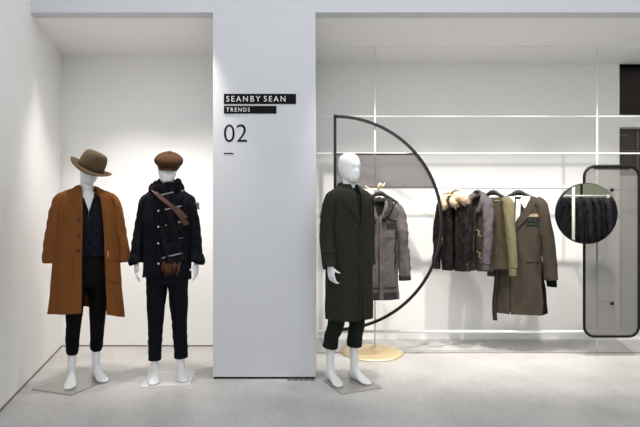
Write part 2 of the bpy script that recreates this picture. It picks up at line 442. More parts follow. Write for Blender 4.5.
plate_sign(224, 106, 276.5, 113.6, 'shorter black sign strip reading TRENDS beneath the long strip', [('TRENDS', 226.5, 250)], 107.8, 111.8, 1.35)
u = YF / F
r = empty('number_sign', P(224, 142, YF), 0, 'large thin black number 02 on the pale pillar', 'sign')
text('numerals', '02', 17.6 * u, 23 * u, M['ink'], r, 0, 0, -.001, ext=.003, offset=-.008)
mb = MB(); mb.box(0, -.003, 0, 9.4 * u, 0, 1.1 * u)
o = mb.build('dash_mark', M['ink'], smooth=False, loc=P(224, 154, YF)); tag(o, 'short black dash on the pillar below the number 02', 'sign')
# small slotted vent at the foot of the pillar
r = empty('floor_vent', (X(301, 4.10), 4.095, 0), 0, 'small slotted metal vent strip in floor at pillar foot', 'vent')
mb = MB(); mb.box(-.12, -.014, 0, .12, .014, .004); mb.build('surround', M['plate'], r, smooth=False)
for i in range(5):
    mb = MB(); mb.box(-.11 + i * .046, -.008, .004, -.078 + i * .046, .008, .005); mb.build('slot', M['ink'], r, smooth=False)

# ------------------------------------------------------------------ mannequins
def finger(mb, base, d, L, r, curl, curl_axis):
    p = Vector(base); d = Vector(d).normalized(); pts = [p - d * .02]; rad = [r * 1.05]; pts.append(p.copy()); rad.append(r * 1.05)
    for k, f in enumerate((.45, .32, .23)):
        d = Matrix.Rotation(curl * (.6 + .5 * k), 3, curl_axis) @ d
        p = p + d * L * f; pts.append(p.copy()); rad.append(r * (1 - .12 * (k + 1)))
    pts.append(p + d * r * .5); rad.append(r * .4)
    mb.tube(pts, rad, 10)
def hand(mb, wrist, d, inward, side, curl=.28):
    """wrist point, direction down the hand, inward = palm normal; side: which way the thumb points (forward)"""
    w_ = Vector(wrist); d = Vector(d).normalized(); inn = Vector(inward); inn = (inn - d * inn.dot(d)).normalized()
    fw = d.cross(inn); fw = fw if fw.y < 0 else -fw     # forward across the palm
    ax = d.cross(inn).normalized()
    mb.tube([w_ - d * .06, w_, w_ + d * .03, w_ + d * .06, w_ + d * .09, w_ + d * .10], [(.024, .021), (.021, .026), (.018, .036), (.016, .042), (.014, .041), (.008, .034)], 16, up=inn)
    for i, (o, L, s) in enumerate(((.031, .075, .03), (.0105, .084, .008), (-.0105, .078, -.01), (-.031, .062, -.03))):
        finger(mb, w_ + d * .094 + fw * o * (1.0), d + fw * s * 2.4, L, .0088 if i < 3 else .0078, curl * (1 + .25 * i), ax)
    # thumb leaves the palm's side
    tb = w_ + d * .035 + fw * .026 + inn * .006
    finger(mb, tb, d * .8 + fw * .62 + inn * .25, .062, .0105, curl * .6, ax)
def make_body(parent, arms, hips=(-.11, .11), toes=(0, 0), head_tilt=(0, 0, 0), feet=((-.11, 0), (.11, 0)), neckshift=0):
    mb = MB()
    def rings(keys, n=28, rows=24):
        ks = resample(keys, rows)
        mb.grid([[Vector((cx + rx * math.cos(2 * PI * j / n), cy + ry * math.sin(2 * PI * j / n), z)) for j in range(n)] for z, cx, cy, rx, ry in ks], True, True, True)
    rings([(.84, 0, 0, .11, .08), (.92, 0, 0, .155, .10), (1.0, 0, 0, .16, .10), (1.12, 0, 0, .125, .082), (1.25, 0, -.004, .14, .09), (1.38, 0, -.006, .155, .095),
           (1.47, 0, 0, .16, .08), (1.52, 0, .004, .12, .062), (1.56, 0, .008, .062, .052)])
    # neck + head
    T = Matrix.Translation((0, .01, 1.62)) @ Euler(head_tilt).to_matrix().to_4x4() @ Matrix.Translation((0, -.01, -1.62))
    ns = len(mb.v)
    rings([(1.50, 0, .012, .066, .06), (1.56, 0, .012, .056, .054), (1.62, 0, .008, .050, .052), (1.70, 0, .005, .050, .055)], 24, 10)
    hs_ = len(mb.v)
    n = 32; ks = resample([(1.632, -.040, .012, .018), (1.642, -.040, .034, .040), (1.665, -.030, .052, .070), (1.70, -.012, .066, .092), (1.745, 0, .077, .102), (1.79, .004, .081, .105),
                   (1.83, .008, .076, .098), (1.86, .012, .060, .078), (1.877, .014, .038, .048), (1.883, .014, .012, .014)], 26)
    rows = []
    for z, cy, rx, ry in ks:
        row = []
        for j in range(n):
            a = 2 * PI * j / n; v = Vector((rx * math.sin(a), cy - ry * math.cos(a), z)); aa = min(a, 2 * PI - a)
            nose = max(0, 1 - abs(aa) / .30) * max(0, 1 - abs(z - 1.725) / .04) * .013 * (1 if z > 1.725 else 1)
            brow = max(0, 1 - abs(aa) / .9) * math.exp(-((z - 1.772) / .013) ** 2) * .004
            eye = -math.exp(-((aa - .38) / .2) ** 2) * math.exp(-((z - 1.752) / .014) ** 2) * .006
            lip = max(0, 1 - aa / .35) * math.exp(-((z - 1.685) / .010) ** 2) * .004
            v.y -= nose + brow + eye + lip; row.append(v)
        rows.append(row)
    mb.grid(rows, True, True, True)
    for i in range(hs_, len(mb.v)): mb.v[i] = T @ mb.v[i]
    # legs and feet
    for s, (fx, fy), toe in ((-1, feet[0], toes[0]), (1, feet[1], toes[1])):
        hx = .085 * s
        mb.tube([(hx, 0, .92), (hx * 1.05, -.004 + fy * .15, .82), ((hx + fx) / 2, -.012 + fy * .5, .52), ((hx + fx) / 2 + (fx - hx) * .15, fy * .6, .44), (fx * .97, fy + .016, .30), (fx, fy + .018, .12), (fx, fy + .018, .05)],
                [(.080, .085), (.068, .074), (.044, .047), (.040, .044), (.038, .044), (.031, .036), (.032, .04)], 22)
        # foot along its own direction
        q = Matrix.Rotation(toe, 3, 'Z'); n = 18; rows = []
        for t, hw, zc, hh, off in ((.062, .012, .030, .018, 0), (.052, .026, .036, .031, 0), (.02, .033, .045, .045, 0), (-.03, .033, .048, .048, 0), (-.075, .036, .036, .036, .002), (-.115, .043, .026, .026, .003),
                                   (-.15, .046, .019, .019, .002), (-.178, .040, .015, .014, -.001), (-.197, .026, .012, .009, -.004), (-.203, .010, .011, .004, -.006)):
            rows.append([Vector((fx, fy + .014, 0)) + q @ Vector((hw * math.cos(2 * PI * j / n) - off * s, t, max(.002, zc + hh * math.sin(2 * PI * j / n)))) for j in range(n)])
        mb.grid(rows, True, True, True)
    for A in arms:
        sh, el, wr, hd, inn, curl = A
        mb.tube([(sh[0] * .8, sh[1], sh[2]), sh, ((Vector(sh) + Vector(el)) / 2), el, ((Vector(el) * .6 + Vector(wr) * .4)), wr],
                [(.04, .045), (.045, .05), (.042, .046), (.036, .038), (.038, .038), (.023, .027)], 16)
        if hd: hand(mb, wr, hd, inn, 0, curl)
    o = mb.build('body_src', M['mann'])
    m_ = o.modifiers.new('r', 'REMESH'); m_.mode = 'VOXEL'; m_.voxel_size = .0048; m_.use_smooth_shade = True
    m2 = o.modifiers.new('s', 'SMOOTH'); m2.factor = .5; m2.iterations = 3
    dg = bpy.context.evaluated_depsgraph_get(); dg.update()
    me = bpy.data.meshes.new_from_object(o.evaluated_get(dg)); bpy.data.objects.remove(o)
    for p in me.polygons: p.use_smooth = True
    me.name = 'body'; b_ = bpy.data.objects.new('body', me); COL.objects.link(b_); b_.parent = parent
    return b_

def trousers(parent, mat, hem, feet, waist=1.10, hw=.085, rad=(.098, .078, .066), seed=1, hem_open=.058, wr=.006):
    mb = MB()
    s = Shell([(waist, 0, 0, .135, .095), (1.0, 0, 0, .172, .112), (.92, 0, 0, .176, .116), (.84, 0, 0, .168, .11), (.80, 0, 0, .15, .098)], 20, 48, wr=.003, seed=seed)
    s.mesh(mb)
    for sg, (fx, fy) in ((-1, feet[0]), (1, feet[1])):
        h = hw * sg
        sleeve(mb, [(h, 0, .90, rad[0] - .004, rad[0] + .012), (h, -.002 + fy * .15, .80, rad[0] - .006, rad[0] + .006), ((h * .6 + fx * .4), -.008 + fy * .4, .6, rad[1], rad[1] + .004),
                    ((h * .4 + fx * .6), -.004 + fy * .6, .46, rad[2], rad[2] + .004), (h * .15 + fx * .85, fy * .85 + .010, .30 if hem < .28 else .38, rad[2] - .006, rad[2] - .002), (fx, fy + .016, hem, hem_open, hem_open + .004)],
               28, 70, wr, seed + sg * 2, .0028)
    return mb.build('trousers', mat, parent, solid=.003)

def base_plate(parent, c, size, rot, mat):
    mb = MB(); s = size / 2; mb.box(-s, -s, 0, s, s, .008)
    o = mb.build('base_plate', mat, parent, smooth=False, bevel=.001); o.location = (c[0], c[1], 0); o.rotation_euler = (0, 0, rot); return o

def local(root_loc, rz, wx, wy):
    d = Vector((wx - root_loc[0], wy - root_loc[1], 0)); d.rotate(Euler((0, 0, -rz))); return d

# ---- mannequin one : camel coat, felt hat
RZ1 = R(33); L1 = (X(87, 4.03), 4.03, 0)
m1 = empty('mannequin', L1, RZ1, 'white mannequin in open camel overcoat and tan brimmed felt hat', 'mannequin', 'clothed white mannequins')
pc = local(L1, RZ1, -2.02, 3.99); base_plate(m1, pc, .40, R(-19) - RZ1, M['plate'])
f1 = ((-.105, .05), (.085, .085))
Z = .006
b1 = make_body(m1, [((-.175, 0, 1.47), (-.22, .0, 1.22), (-.24, 0, 1.12), None, None, 0), ((.175, 0, 1.47), (.22, .0, 1.22), (.24, 0, 1.12), None, None, 0)],
               toes=(R(-12), R(10)), head_tilt=(R(8), R(8), 0), feet=f1)
b1.location.z = Z
trousers(m1, M['black'], .25, f1, seed=3, rad=(.092, .064, .056), hem_open=.045)
vest = Shell([(1.575, .0, .004, .075, .066), (1.55, 0, .004, .125, .076), (1.50, 0, 0, .162, .096), (1.42, 0, 0, .176, .110), (1.3, 0, 0, .174, .114), (1.18, 0, 0, .164, .108), (1.10, 0, 0, .166, .112), (1.045, 0, 0, .17, .116)],
             50, 72, opening=lambda z: (-.004 - max(0, z - 1.40) * .30, .004 + max(0, z - 1.40) * .30), wr=.004, seed=5)
m, nt, b = new_mat('navy_pinstripe'); M['pin'] = m
tc = nt.nodes.new('ShaderNodeTexCoord'); wv = nt.nodes.new('ShaderNodeTexWave'); wv.inputs['Scale'].default_value = 16; wv.bands_direction = 'X'
nt.links.new(tc.outputs['Object'], wv.inputs['Vector']); rp = nt.nodes.new('ShaderNodeValToRGB'); rp.color_ramp.elements[0].position = .86; rp.color_ramp.elements[0].color = srgb(17, 19, 28)
rp.color_ramp.elements[1].position = .97; rp.color_ramp.elements[1].color = srgb(38, 34, 42); nt.links.new(wv.outputs['Fac'], rp.inputs[0]); nt.links.new(rp.outputs[0], b.inputs['Base Color']); b.inputs['Roughness'].default_value = .85; b.inputs['Specular IOR Level'].default_value = .1
vo = vest.mesh(MB()).build('waistcoat', M['pin'], m1, solid=.004)
vest.patch([(1.52, .034, .052), (1.40, -.002, .018), (1.05, -.004, .016)], .004, 24, 4).build('placket', M['navy'], vo)
vest.patch([(1.52, -.052, -.034), (1.40, -.018, 0.0)], .004, 14, 4).build('placket', M['navy'], vo)
for z in (1.36, 1.28, 1.20, 1.12): button(vo, vest.on(.007, z, .008), .007, M['hanger'])
for sx in (-1, 1): vest.patch([(1.13, .055 * sx - .035, .055 * sx + .035), (1.112, .055 * sx - .035, .055 * sx + .035)], .004, 2, 6).build('pocket', M['navy'], vo)
def hem1(v, a, t):
    sn = math.sin(a)
    if t > .6: v = v + Vector((0, 0, -.085 * (t - .6) / .4 * (max(0, sn) * 1.0)))
    return v
op1 = lambda z: lerp_key([(.5, -.062, .118), (1.05, -.055, .114), (1.36, -.048, .10), (1.50, -.046, .084), (1.58, -.046, .064), (1.62, -.045, .055)], z)
coat1 = Shell([(1.615, 0, .014, .072, .060), (1.590, 0, .010, .115, .072), (1.572, 0, .006, .165, .086), (1.545, 0, .002, .198, .100), (1.50, 0, 0, .216, .116), (1.40, 0, 0, .224, .132),
               (1.25, 0, 0, .228, .140), (1.10, 0, 0, .240, .145), (.95, 0, 0, .252, .152), (.80, 0, 0, .264, .160), (.68, 0, 0, .276, .166), (.605, 0, 0, .284, .170)],
              80, 96, opening=op1, wr=.007, fold=.008, folds=7, seed=11, deform=hem1)
mb = MB(); coat1.mesh(mb)
sleeve(mb, [(-.140, .0, 1.535, .034, .060), (-.190, 0, 1.505, .050, .072), (-.218, .0, 1.40, .054, .072), (-.244, 0, 1.22, .052, .068), (-.268, -.01, 1.07, .050, .062), (-.276, -.012, 1.005, .050, .060)], seed=2)
sleeve(mb, [(.140, .0, 1.535, .034, .060), (.190, 0, 1.505, .050, .072), (.222, .0, 1.40, .055, .072), (.252, -.01, 1.22, .052, .066), (.282, -.03, 1.06, .048, .058), (.290, -.035, .985, .047, .057)], seed=4)
c1 = mb.build('overcoat', M['camel'], m1, solid=.007)
def disc_in(parent, c, r, z):
    mb = MB(); mb.lathe([(r * .9, 0), (r * .9, .01)], 20, (c[0], c[1], z)); mb.build('sleeve_lining', M['camel_lining'], parent)
disc_in(c1, (-.276, -.012), .047, 1.000); disc_in(c1, (.290, -.035), .044, .985)
coat1.patch([(1.525, -.118, -.046), (1.50, -.125, -.047), (1.46, -.100, -.048), (1.36, -.060, -.050)], .006, 14, 6, .006).build('lapel', M['camel'], c1)
coat1.patch([(1.525, .080, .145), (1.50, .084, .152), (1.46, .09, .135), (1.34, .098, .105)], .006, 14, 6, .006).build('lapel', M['camel'], c1)
def collar(parent, mat, cy=.012, z=1.60, r=(.076, .066), gap=.75, h=.045, fall=.05, name='collar', flare=.03):
    mb = MB(); rows = []
    for k, (dr, dz) in enumerate(((0, 0), (.0, h * .6), (.004, h), (.014, h + .006), (.014 + flare * .5, h - fall * .45), (.014 + flare, h - fall))):
        row = []
        for j in range(41):
            a = gap + (2 * PI - 2 * gap) * j / 40; fr = .5 + .5 * math.cos(a)   # 1 at the front
            row.append(Vector(((r[0] + dr) * math.sin(a), cy - (r[1] + dr) * math.cos(a) - fr * .012, z + dz - fr * .075)))
        rows.append(row)
    mb.grid(rows); return mb.build(name, mat, parent, solid=.004)
collar(c1, M['camel'], z=1.595, r=(.080, .066), gap=.62, h=.035, fall=.055, flare=.028)
for z in (1.345, 1.22, 1.10): button(c1, coat1.on(-.076, z, .006), .0125, M['dkbutton'])
for sx, zz in ((-1, .93), (1, 1.0)):
    coat1.patch([(1.02, .175 * sx - .058, .175 * sx + .058), (.86, .18 * sx - .062, .18 * sx + .062)], .005, 10, 8, .004).build('pocket', M['camel'], c1)
    coat1.patch([(1.045, .175 * sx - .062, .175 * sx + .062), (1.02, .175 * sx - .062, .175 * sx + .062)], .009, 3, 8, .004).build('pocket_welt', M['camel'], c1)
for s, x_, y_, z_ in ((1, .383, -.04, 1.09), (1, .386, -.043, 1.06)): button(c1, (x_ - .083, y_ - .052, z_), .008, M['dkbutton'])
coat1.patch([(1.09, .128, .134), (1.03, .130, .136)], .009, 4, 2, .002).build('tag', surf('pink_tag', (214, 130, 120), .6), c1)
# fedora
def fedora(parent, T):
    n = 48; mb = MB(); rows = []
    def ring(r, z, curl=0):
        out = []
        for j in range(n):
            a = 2 * PI * j / n; sx, sy = r * .90 * math.sin(a), -r * 1.05 * math.cos(a)
            out.append(Vector((sx, sy, z + curl * (abs(math.sin(a)) ** 2 * .030 - .5 * (1 + math.cos(a)) * .012))))
        return out
    for r, z, c_ in ((.150, -.003, 1.0), (.152, 0, 1.0), (.140, .002, .85), (.12, .002, .5), (.10, .002, .15), (.094, .005, 0)): rows.append(ring(r, z, c_))
    for r, z in ((.093, .02), (.0925, .045), (.089, .075), (.082, .100), (.072, .115), (.058, .122), (.038, .118), (.018, .108), (.002, .104)):
        row = ring(r, z)
        for v in row:
            if z > .04:
                k_ = (z - .04) / .08
                if v.y < 0: v.x *= 1 - .30 * k_ * min(1, -v.y / .08)      # front pinch
                v.z += .010 * k_ * (v.y / .1) + .012 * k_ * (-v.y / .1)
        rows.append(row)
    mb.grid(rows, True, False, True)
    h = empty('hat_tmp', (0, 0, 0)); bpy.data.objects.remove(h)
    o = mb.build('felt_hat', M['felt'], parent, solid=.0035); o.matrix_local = T
    mb = MB(); rows = [[Vector((v.x * s_, v.y * s_, z)) for v in ring(.0935, 0)] for s_, z in ((1.0, .006), (1.03, .008), (1.025, .013), (1.0, .03))]
    mb.grid(rows, True); mb.build('hat_band', M['felt_band'], o, solid=.001)
    return o
fedora(m1, Matrix.Translation((.022, -.016, 1.760)) @ Euler((R(12), R(24), R(-12))).to_matrix().to_4x4() @ Matrix.Scale(1.2, 4))

# ---- mannequin two : navy jacket, scarf and cap
RZ2 = R(8); L2 = (X(167.5, 4.12), 4.12, 0)
m2 = empty('mannequin', L2, RZ2, 'white mannequin in navy jacket, tartan scarf and brown flat cap', 'mannequin', 'clothed white mannequins')
pc = local(L2, RZ2, -1.27, 4.13); base_plate(m2, pc, .385, R(8) - RZ2, surf('white_plate', (226, 225, 222), .35, .2))
f2 = ((-.108, .015), (.100, .05))
arms = [((-.165, 0, 1.47), (-.218, .012, 1.22), (-.245, -.02, .99), (-.02, -.10, -1), (1, .25, 0), .22),
        ((.165, 0, 1.47), (.214, .012, 1.22), (.238, -.02, .99), (.02, -.10, -1), (-1, .25, 0), .22)]
b2 = make_body(m2, arms, toes=(R(7), R(14)), head_tilt=(0, 0, 0), feet=f2); b2.location.z = Z
trousers(m2, M['indigo'], .165, f2, seed=8, rad=(.090, .072, .062), hem_open=.052, wr=.005)
jk = Shell([(1.615, 0, .012, .078, .064), (1.59, 0, .010, .12, .074), (1.572, 0, .006, .158, .086), (1.54, 0, .002, .184, .100), (1.48, 0, 0, .196, .116), (1.36, 0, 0, .198, .126), (1.2, 0, 0, .192, .124),
            (1.05, 0, 0, .190, .128), (.95, 0, 0, .192, .130), (.885, 0, 0, .194, .132)], 70, 96, wr=.008, fold=.005, folds=6, seed=21,
           deform=lambda v, a, t: v + Vector((0, 0, -.035 * max(0, t - .7) / .3 * (math.sin(a) ** 2 + .3 * math.sin(a)))))
mb = MB(); jk.mesh(mb)
sleeve(mb, [(-.130, .0, 1.53, .034, .060), (-.176, 0, 1.495, .050, .070), (-.200, .008, 1.36, .052, .068), (-.224, .01, 1.20, .050, .062), (-.243, -.01, 1.05, .048, .058), (-.250, -.018, 1.0, .048, .058)], seed=12, wr=.009, crease=.006)
sleeve(mb, [(.130, .0, 1.53, .034, .060), (.176, 0, 1.495, .050, .070), (.200, .008, 1.36, .052, .068), (.220, .01, 1.20, .050, .062), (.236, -.01, 1.05, .048, .058), (.242, -.018, 1.0, .048, .058)], seed=14, wr=.009, crease=.006)
j2 = mb.build('jacket', M['navy'], m2, solid=.005)
for sx in (-1, 1):
    mb = MB(); sleeve(mb, [(.240 * sx, -.012, 1.045, .052, .060), (.245 * sx, -.016, 1.02, .058, .066), (.249 * sx, -.02, .992, .062, .068), (.248 * sx, -.02, .985, .054, .060)], 24, 12, .006, 3 + sx, .004); mb.build('rolled_cuff', M['navy'], j2, solid=.004)
jk.patch([(1.57, -.062, -.030), (1.3, -.062, -.030), (.885, -.062, -.028)], .005, 40, 4, .003).build('placket', M['navy'], j2)
snap = surf('pearl_snap', (225, 222, 215), .3)
for px_, z in ((0, 1.535), (0, 1.415), (0, 1.285), (0, 1.15), (0, .985)): button(j2, jk.on(-.046, z, .008), .0075, snap, 'snap')
jk.patch([(1.42, -.165, -.085), (1.30, -.165, -.085)], .004, 8, 6, .004).build('chest_pocket', M['navy'], j2)
for sx in (-1, 1): jk.patch([(1.10, .13 * sx - .06, .13 * sx + .06), (.94, .13 * sx - .06, .13 * sx + .06)], .004, 8, 6, .004).build('pocket', M['navy'], j2)
# scarf : loops round the neck and a hanging end
mb = MB()
for (z0, r, rr, ph, tilt) in ((1.615, .100, .042, 0, .16), (1.60, .112, .040, 1.3, -.10), (1.655, .088, .030, 2.2, .06)):
    pts = []; rad = []
    for j in range(40):
        a = 2 * PI * j / 40; nn = noise.noise(Vector((math.sin(a) * 2, math.cos(a) * 2, ph)))
        pts.append(Vector((r * 1.12 * math.sin(a), .006 - r * math.cos(a), z0 + tilt * r * math.sin(a) - .028 * (.5 + .5 * math.cos(a)) + nn * .02)))
        q = rr * (1 + .35 * nn); rad.append((q * .62, q))
    mb.tube(pts, rad, 14, closed=True)
sc = mb.build('scarf', M['tartan'], m2)
jk.strip([(.055, 1.60), (.050, 1.45), (.058, 1.25), (.060, 1.08), (.052, .985)], (.125, .16), .014, .012, 40).build('scarf_end', M['tartan'], sc)
jk.strip([(.0, 1.58), (.012, 1.45), (.022, 1.30), (.03, 1.18)], (.08, .10), .022, .010, 30).build('scarf_end', M['tartan'], sc)
rng = random.Random(4)
rust = fabric('rust_fringe', (92, 62, 44), var=.4, scale=30)
mb = MB()
for i in range(34):
    x = .052 - .06 + .12 * i / 33; z = 1.0; L = rng.uniform(.07, .13); p0 = jk.on(x, z, .022); p1 = jk.on(x + rng.uniform(-.012, .012), z - L * .5, .024); p2 = jk.on(x + rng.uniform(-.02, .02), z - L, .020)
    mb.tube([p0, p1, p2], [.0032, .003, .0012], 6)
mb.build('fringe', rust, sc)
mb = MB()
for i in range(10):
    z = 1.43 + i * .006; p0 = Vector((.235, -.02, z)); mb.tube([p0 - Vector((.03, 0, 0)), p0 + Vector((.02, -.01, .004)), p0 + Vector((.035 + rng.uniform(-.006, .01), -.02, -.01))], [.003, .003, .001], 6)
mb.build('fringe', M['tartan'], sc)
jk.strip([(-.085, 1.595), (-.02, 1.52), (.06, 1.44), (.125, 1.34), (.145, 1.30)], (.024, .036), .034, .006, 30).build('bag_strap', M['leather'], m2)
jk.strip([(.062, 1.442), (.10, 1.400), (.130, 1.350)], (.038, .046), .042, .006, 16).build('strap_pad', M['leather'], m2)
# flat cap
n = 48; mb = MB(); rows = []
for r, z, sx, fwd in ((.080, -.012, 1, 0), (.086, .0, 1, 0), (.098, .012, 1, -.004), (.112, .030, 1, -.010), (.114, .046, 1, -.012), (.106, .062, 1, -.010), (.088, .078, 1, -.006), (.060, .090, 1, 0), (.030, .095, 1, .003), (.006, .096, 1, .004)):
    row = []
    for j in range(n):
        a = 2 * PI * j / n; rib = 1 - .035 * (abs(math.cos(a * 4)) ** 6) * min(1, (z + .02) / .05)
        row.append(Vector((r * .98 * rib * math.sin(a), fwd - r * 1.08 * rib * math.cos(a), z - .012 * (1 if False else math.cos(a)) * 1.0)))
    rows.append(row)
mb.grid(rows, True, False, True); cap = mb.build('flat_cap', M['tweed'], m2, solid=.003); cap.location = (.012, -.004, 1.792); cap.scale = (1.05, 1.14, 1.16)
cap.rotation_euler = (R(10), R(2), R(4))
mb = MB(); rows = []
for i in range(7):
    u_ = i / 6; rows.append([Vector((.082 * math.sin(a) * (1 - .12 * u_), -.075 * math.cos(a) - .010 - .045 * u_ * math.cos(a) ** .5, .002 - .020 * u_ - .010 * math.sin(a) ** 2)) for a in [(-1.2 + 2.4 * j / 20) for j in range(21)]])
mb.grid(rows); mb.build('visor', M['tweed'], cap, solid=.005)
mb = MB(); mb.lathe([(.001, .101), (.007, .100), (.009, .098), (.008, .094)], 16, (0, .004, -.004)); mb.build('cap_button', M['tweed'], cap)

# ---- mannequin three : dark green long coat, bare egg head
RZ3 = R(30); L3 = (X(349.8, 3.97), 4.02, 0)
m3 = empty('mannequin', L3, RZ3, 'hatless white mannequin in long dark green overcoat beside the pillar', 'mannequin', 'clothed white mannequins')
pc = local(L3, RZ3, .258, 3.99); base_plate(m3, pc, .36, R(23) - RZ3, M['plate'])
f3 = ((-.105, .115), (.088, .045))
arms = [((-.16, 0, 1.47), (-.20, .005, 1.22), (-.232, -.078, .985), (.03, -.16, -1), (1, .1, 0), .38),
        ((.155, 0, 1.47), (.185, .012, 1.22), (.188, -.02, .98), (.0, -.12, -1), (-1, .25, 0), .25)]
b3 = make_body(m3, arms, toes=(R(-8), R(4)), head_tilt=(0, 0, R(4)), feet=f3); b3.location.z = Z
trousers(m3, M['greenpant'], .288, f3, seed=18, rad=(.090, .070, .064), hem_open=.061, wr=.004)
inner = Shell([(1.60, 0, .006, .068, .064), (1.565, 0, .004, .10, .072), (1.53, 0, 0, .15, .09), (1.42, 0, 0, .17, .11), (1.2, 0, 0, .165, .115)], 24, 48, wr=.002, seed=2)
inner.mesh(MB()).build('sweater', M['greenpant'], m3, solid=.003)
op3 = lambda z: (0.012 - max(0, z - 1.31) * .09, .018 + max(0, z - 1.31) * .10 + max(0, .9 - z) * .03)
ct = Shell([(1.63, 0, .014, .070, .058), (1.600, 0, .010, .11, .072), (1.582, 0, .006, .150, .086), (1.555, 0, .002, .180, .102), (1.50, 0, 0, .192, .118), (1.40, 0, 0, .196, .130), (1.25, 0, 0, .192, .134), (1.10, 0, 0, .192, .138),
            (.95, 0, 0, .196, .142), (.80, 0, 0, .198, .146), (.66, 0, 0, .200, .150), (.540, 0, 0, .198, .150)], 80, 96, opening=op3, wr=.004, fold=.003, folds=5, seed=31)
mb = MB(); ct.mesh(mb)
sleeve(mb, [(-.130, .0, 1.545, .034, .060), (-.172, 0, 1.508, .050, .074), (-.194, .010, 1.38, .054, .072), (-.214, .005, 1.22, .054, .066), (-.228, -.045, 1.06, .053, .060), (-.234, -.075, .965, .052, .058)], seed=22, wr=.005, crease=.003)
sleeve(mb, [(.130, .0, 1.545, .034, .060), (.168, 0, 1.508, .048, .074), (.184, .012, 1.38, .050, .068), (.192, .012, 1.22, .048, .062), (.192, .0, 1.06, .046, .056), (.190, -.012, .965, .046, .056)], seed=24, wr=.005, crease=.003)
c3 = mb.build('overcoat', M['green'], m3, solid=.006)
ct.patch([(1.56, -.105, -.030), (1.53, -.135, -.026), (1.48, -.120, -.018), (1.31, .005, .012)], .006, 16, 6, .006).build('lapel', M['green'], c3)
ct.patch([(1.56, .058, .120), (1.53, .055, .145), (1.48, .048, .125), (1.31, .018, .013)], .006, 16, 6, .006).build('lapel', M['green'], c3)
ct.patch([(1.31, -.002, .014), (.9, -.002, .014), (.55, -.002, .014)], .004, 40, 3, .003).build('front_edge', M['green'], c3)
collar(c3, M['green'], z=1.612, r=(.078, .064), gap=.60, h=.035, fall=.055, flare=.028)
grb = surf('dark_green_button', (22, 25, 22), .35)
for z in (1.29, 1.16, 1.03): button(c3, ct.on(-.018, z, .008), .012, grb)
for sx in (-1, 1):
    ct.patch([(1.03, .145 * sx - .058, .145 * sx + .058), (.975, .147 * sx - .06, .147 * sx + .06)], .005, 5, 8, .004).build('pocket_flap', M['green'], c3)
for z in (1.09, 1.05): button(c3, (-.232, -.112 + (1.09 - z) * .3, z), .008, grb, nrm=(-.3, -1, 0))
mb = MB(); sleeve(mb, [(-.2245, -.036, 1.10, .0555, .0625), (-.227, -.044, 1.065, .0555, .0625)], 24, 4, 0, 1, 0); mb.build('cuff_tab', M['green'], c3, solid=.003)

# ------------------------------------------------------------------ rail frame
fr = empty('rail_frame', (X(375, YP), YP, 0), 0, 'white metal frame of posts and rails across the right bay', 'clothes rail')
ox = X(375, YP)
def cyl(name, a, b_, r, mat, parent, n=12):
    mb = MB(); mb.tube([Vector(a), Vector(b_)], r, n); return mb.build(name, mat, parent)
for px_ in (375, 597):
    cyl('post', (X(px_, YP) - ox, 0, .003), (X(px_, YP) - ox, 0, CE - .012), .009, M['whitemetal'], fr)
xr0 = X(317, YP) - ox; xr1 = 5.9 - ox
for py_ in (116.5, 153.5): cyl('rail', (xr0, 0, H(py_, YP)), (xr1, 0, H(py_, YP)), .008, M['whitemetal'], fr)
cyl('rail', (xr0, 0, H(331.5, YP)), (xr1, 0, H(331.5, YP)), .014, M['whitemetal'], fr)
hr = H(187.5, YP)
cyl('hanging_rail', (X(336, YP) - ox, 0, hr), (X(578, YP) - ox, 0, hr), .012, M['whitemetal'], fr)
mb = MB(); mb.lathe([(.31, 0), (.31, .006), (.27, .012), (.10, .032), (.04, .045), (.016, .055), (.014, .07)], 48, (-.025, 0, .003)); mb.build('base_disc', M['gold'], fr)
# gold hook for the parka
YJ = 4.74
mb = MB(); dx = X(378, YJ) - ox; dy = YJ - YP
hz = H(187, YJ)
mb.tube([(0, -.012, hz - .02), (dx * .5, dy * .5, hz - .02), (dx, dy - .01, hz - .02), (dx, dy - .03, hz), (dx, dy - .03, hz + .015)], .006, 10)
mb.tube([(dx - .11, dy + .01, hz - .0), (dx - .07, dy, hz - .025), (dx, dy, hz - .02), (dx + .05, dy, hz + .01), (dx + .065, dy, hz + .04)], .006, 10)
mb.lathe([(.002, -.024), (.018, -.014), (.024, 0), (.018, .016), (.002, .024)], 16, (dx + .018, dy - .01, hz + .018))
mb.lathe([(.002, -.012), (.011, -.006), (.012, .002), (.006, .01)], 12, (dx - .115, dy + .01, hz + .002))
mb.build('gold_hook', M['gold'], fr)

# half-disc steel screen hung from the rails
YA = 4.90
ra = 106.5 * YA / F; ca = P(335, 223, YA)
hd = empty('half_disc_screen', (ca.x, YA, 0), 0, 'black steel quarter and half circle frame with grey perforated band', 'screen')
hd['label'] = 'black steel half-circle frame with grey perforated band behind green coat'
mb = MB(); pts = [(0, 0, ca.z + ra * math.cos(R(a)) ) if False else (ra * math.sin(R(a)), 0, ca.z + ra * math.cos(R(a))) for a in [i * 3 for i in range(61)]]
rows = []
for i, p in enumerate(pts):
    a = R(i * 3); c_ = Vector((math.sin(a), 0, math.cos(a))); p = Vector(p)
    rows.append([p + c_ * .012 + Vector((0, -.018, 0)), p + c_ * .012 + Vector((0, .018, 0)), p - c_ * .012 + Vector((0, .018, 0)), p - c_ * .012 + Vector((0, -.018, 0))])
mb.grid(rows, True, True, True); mb.build('curved_bar', M['steel'], hd, smooth=False)
mb = MB(); mb.box(-.014, -.018, ca.z - ra - .014, .014, .018, ca.z + ra + .014); mb.build('upright_bar', M['steel'], hd, smooth=False)
zt, zb = H(154, YA), H(187, YA); rows = []
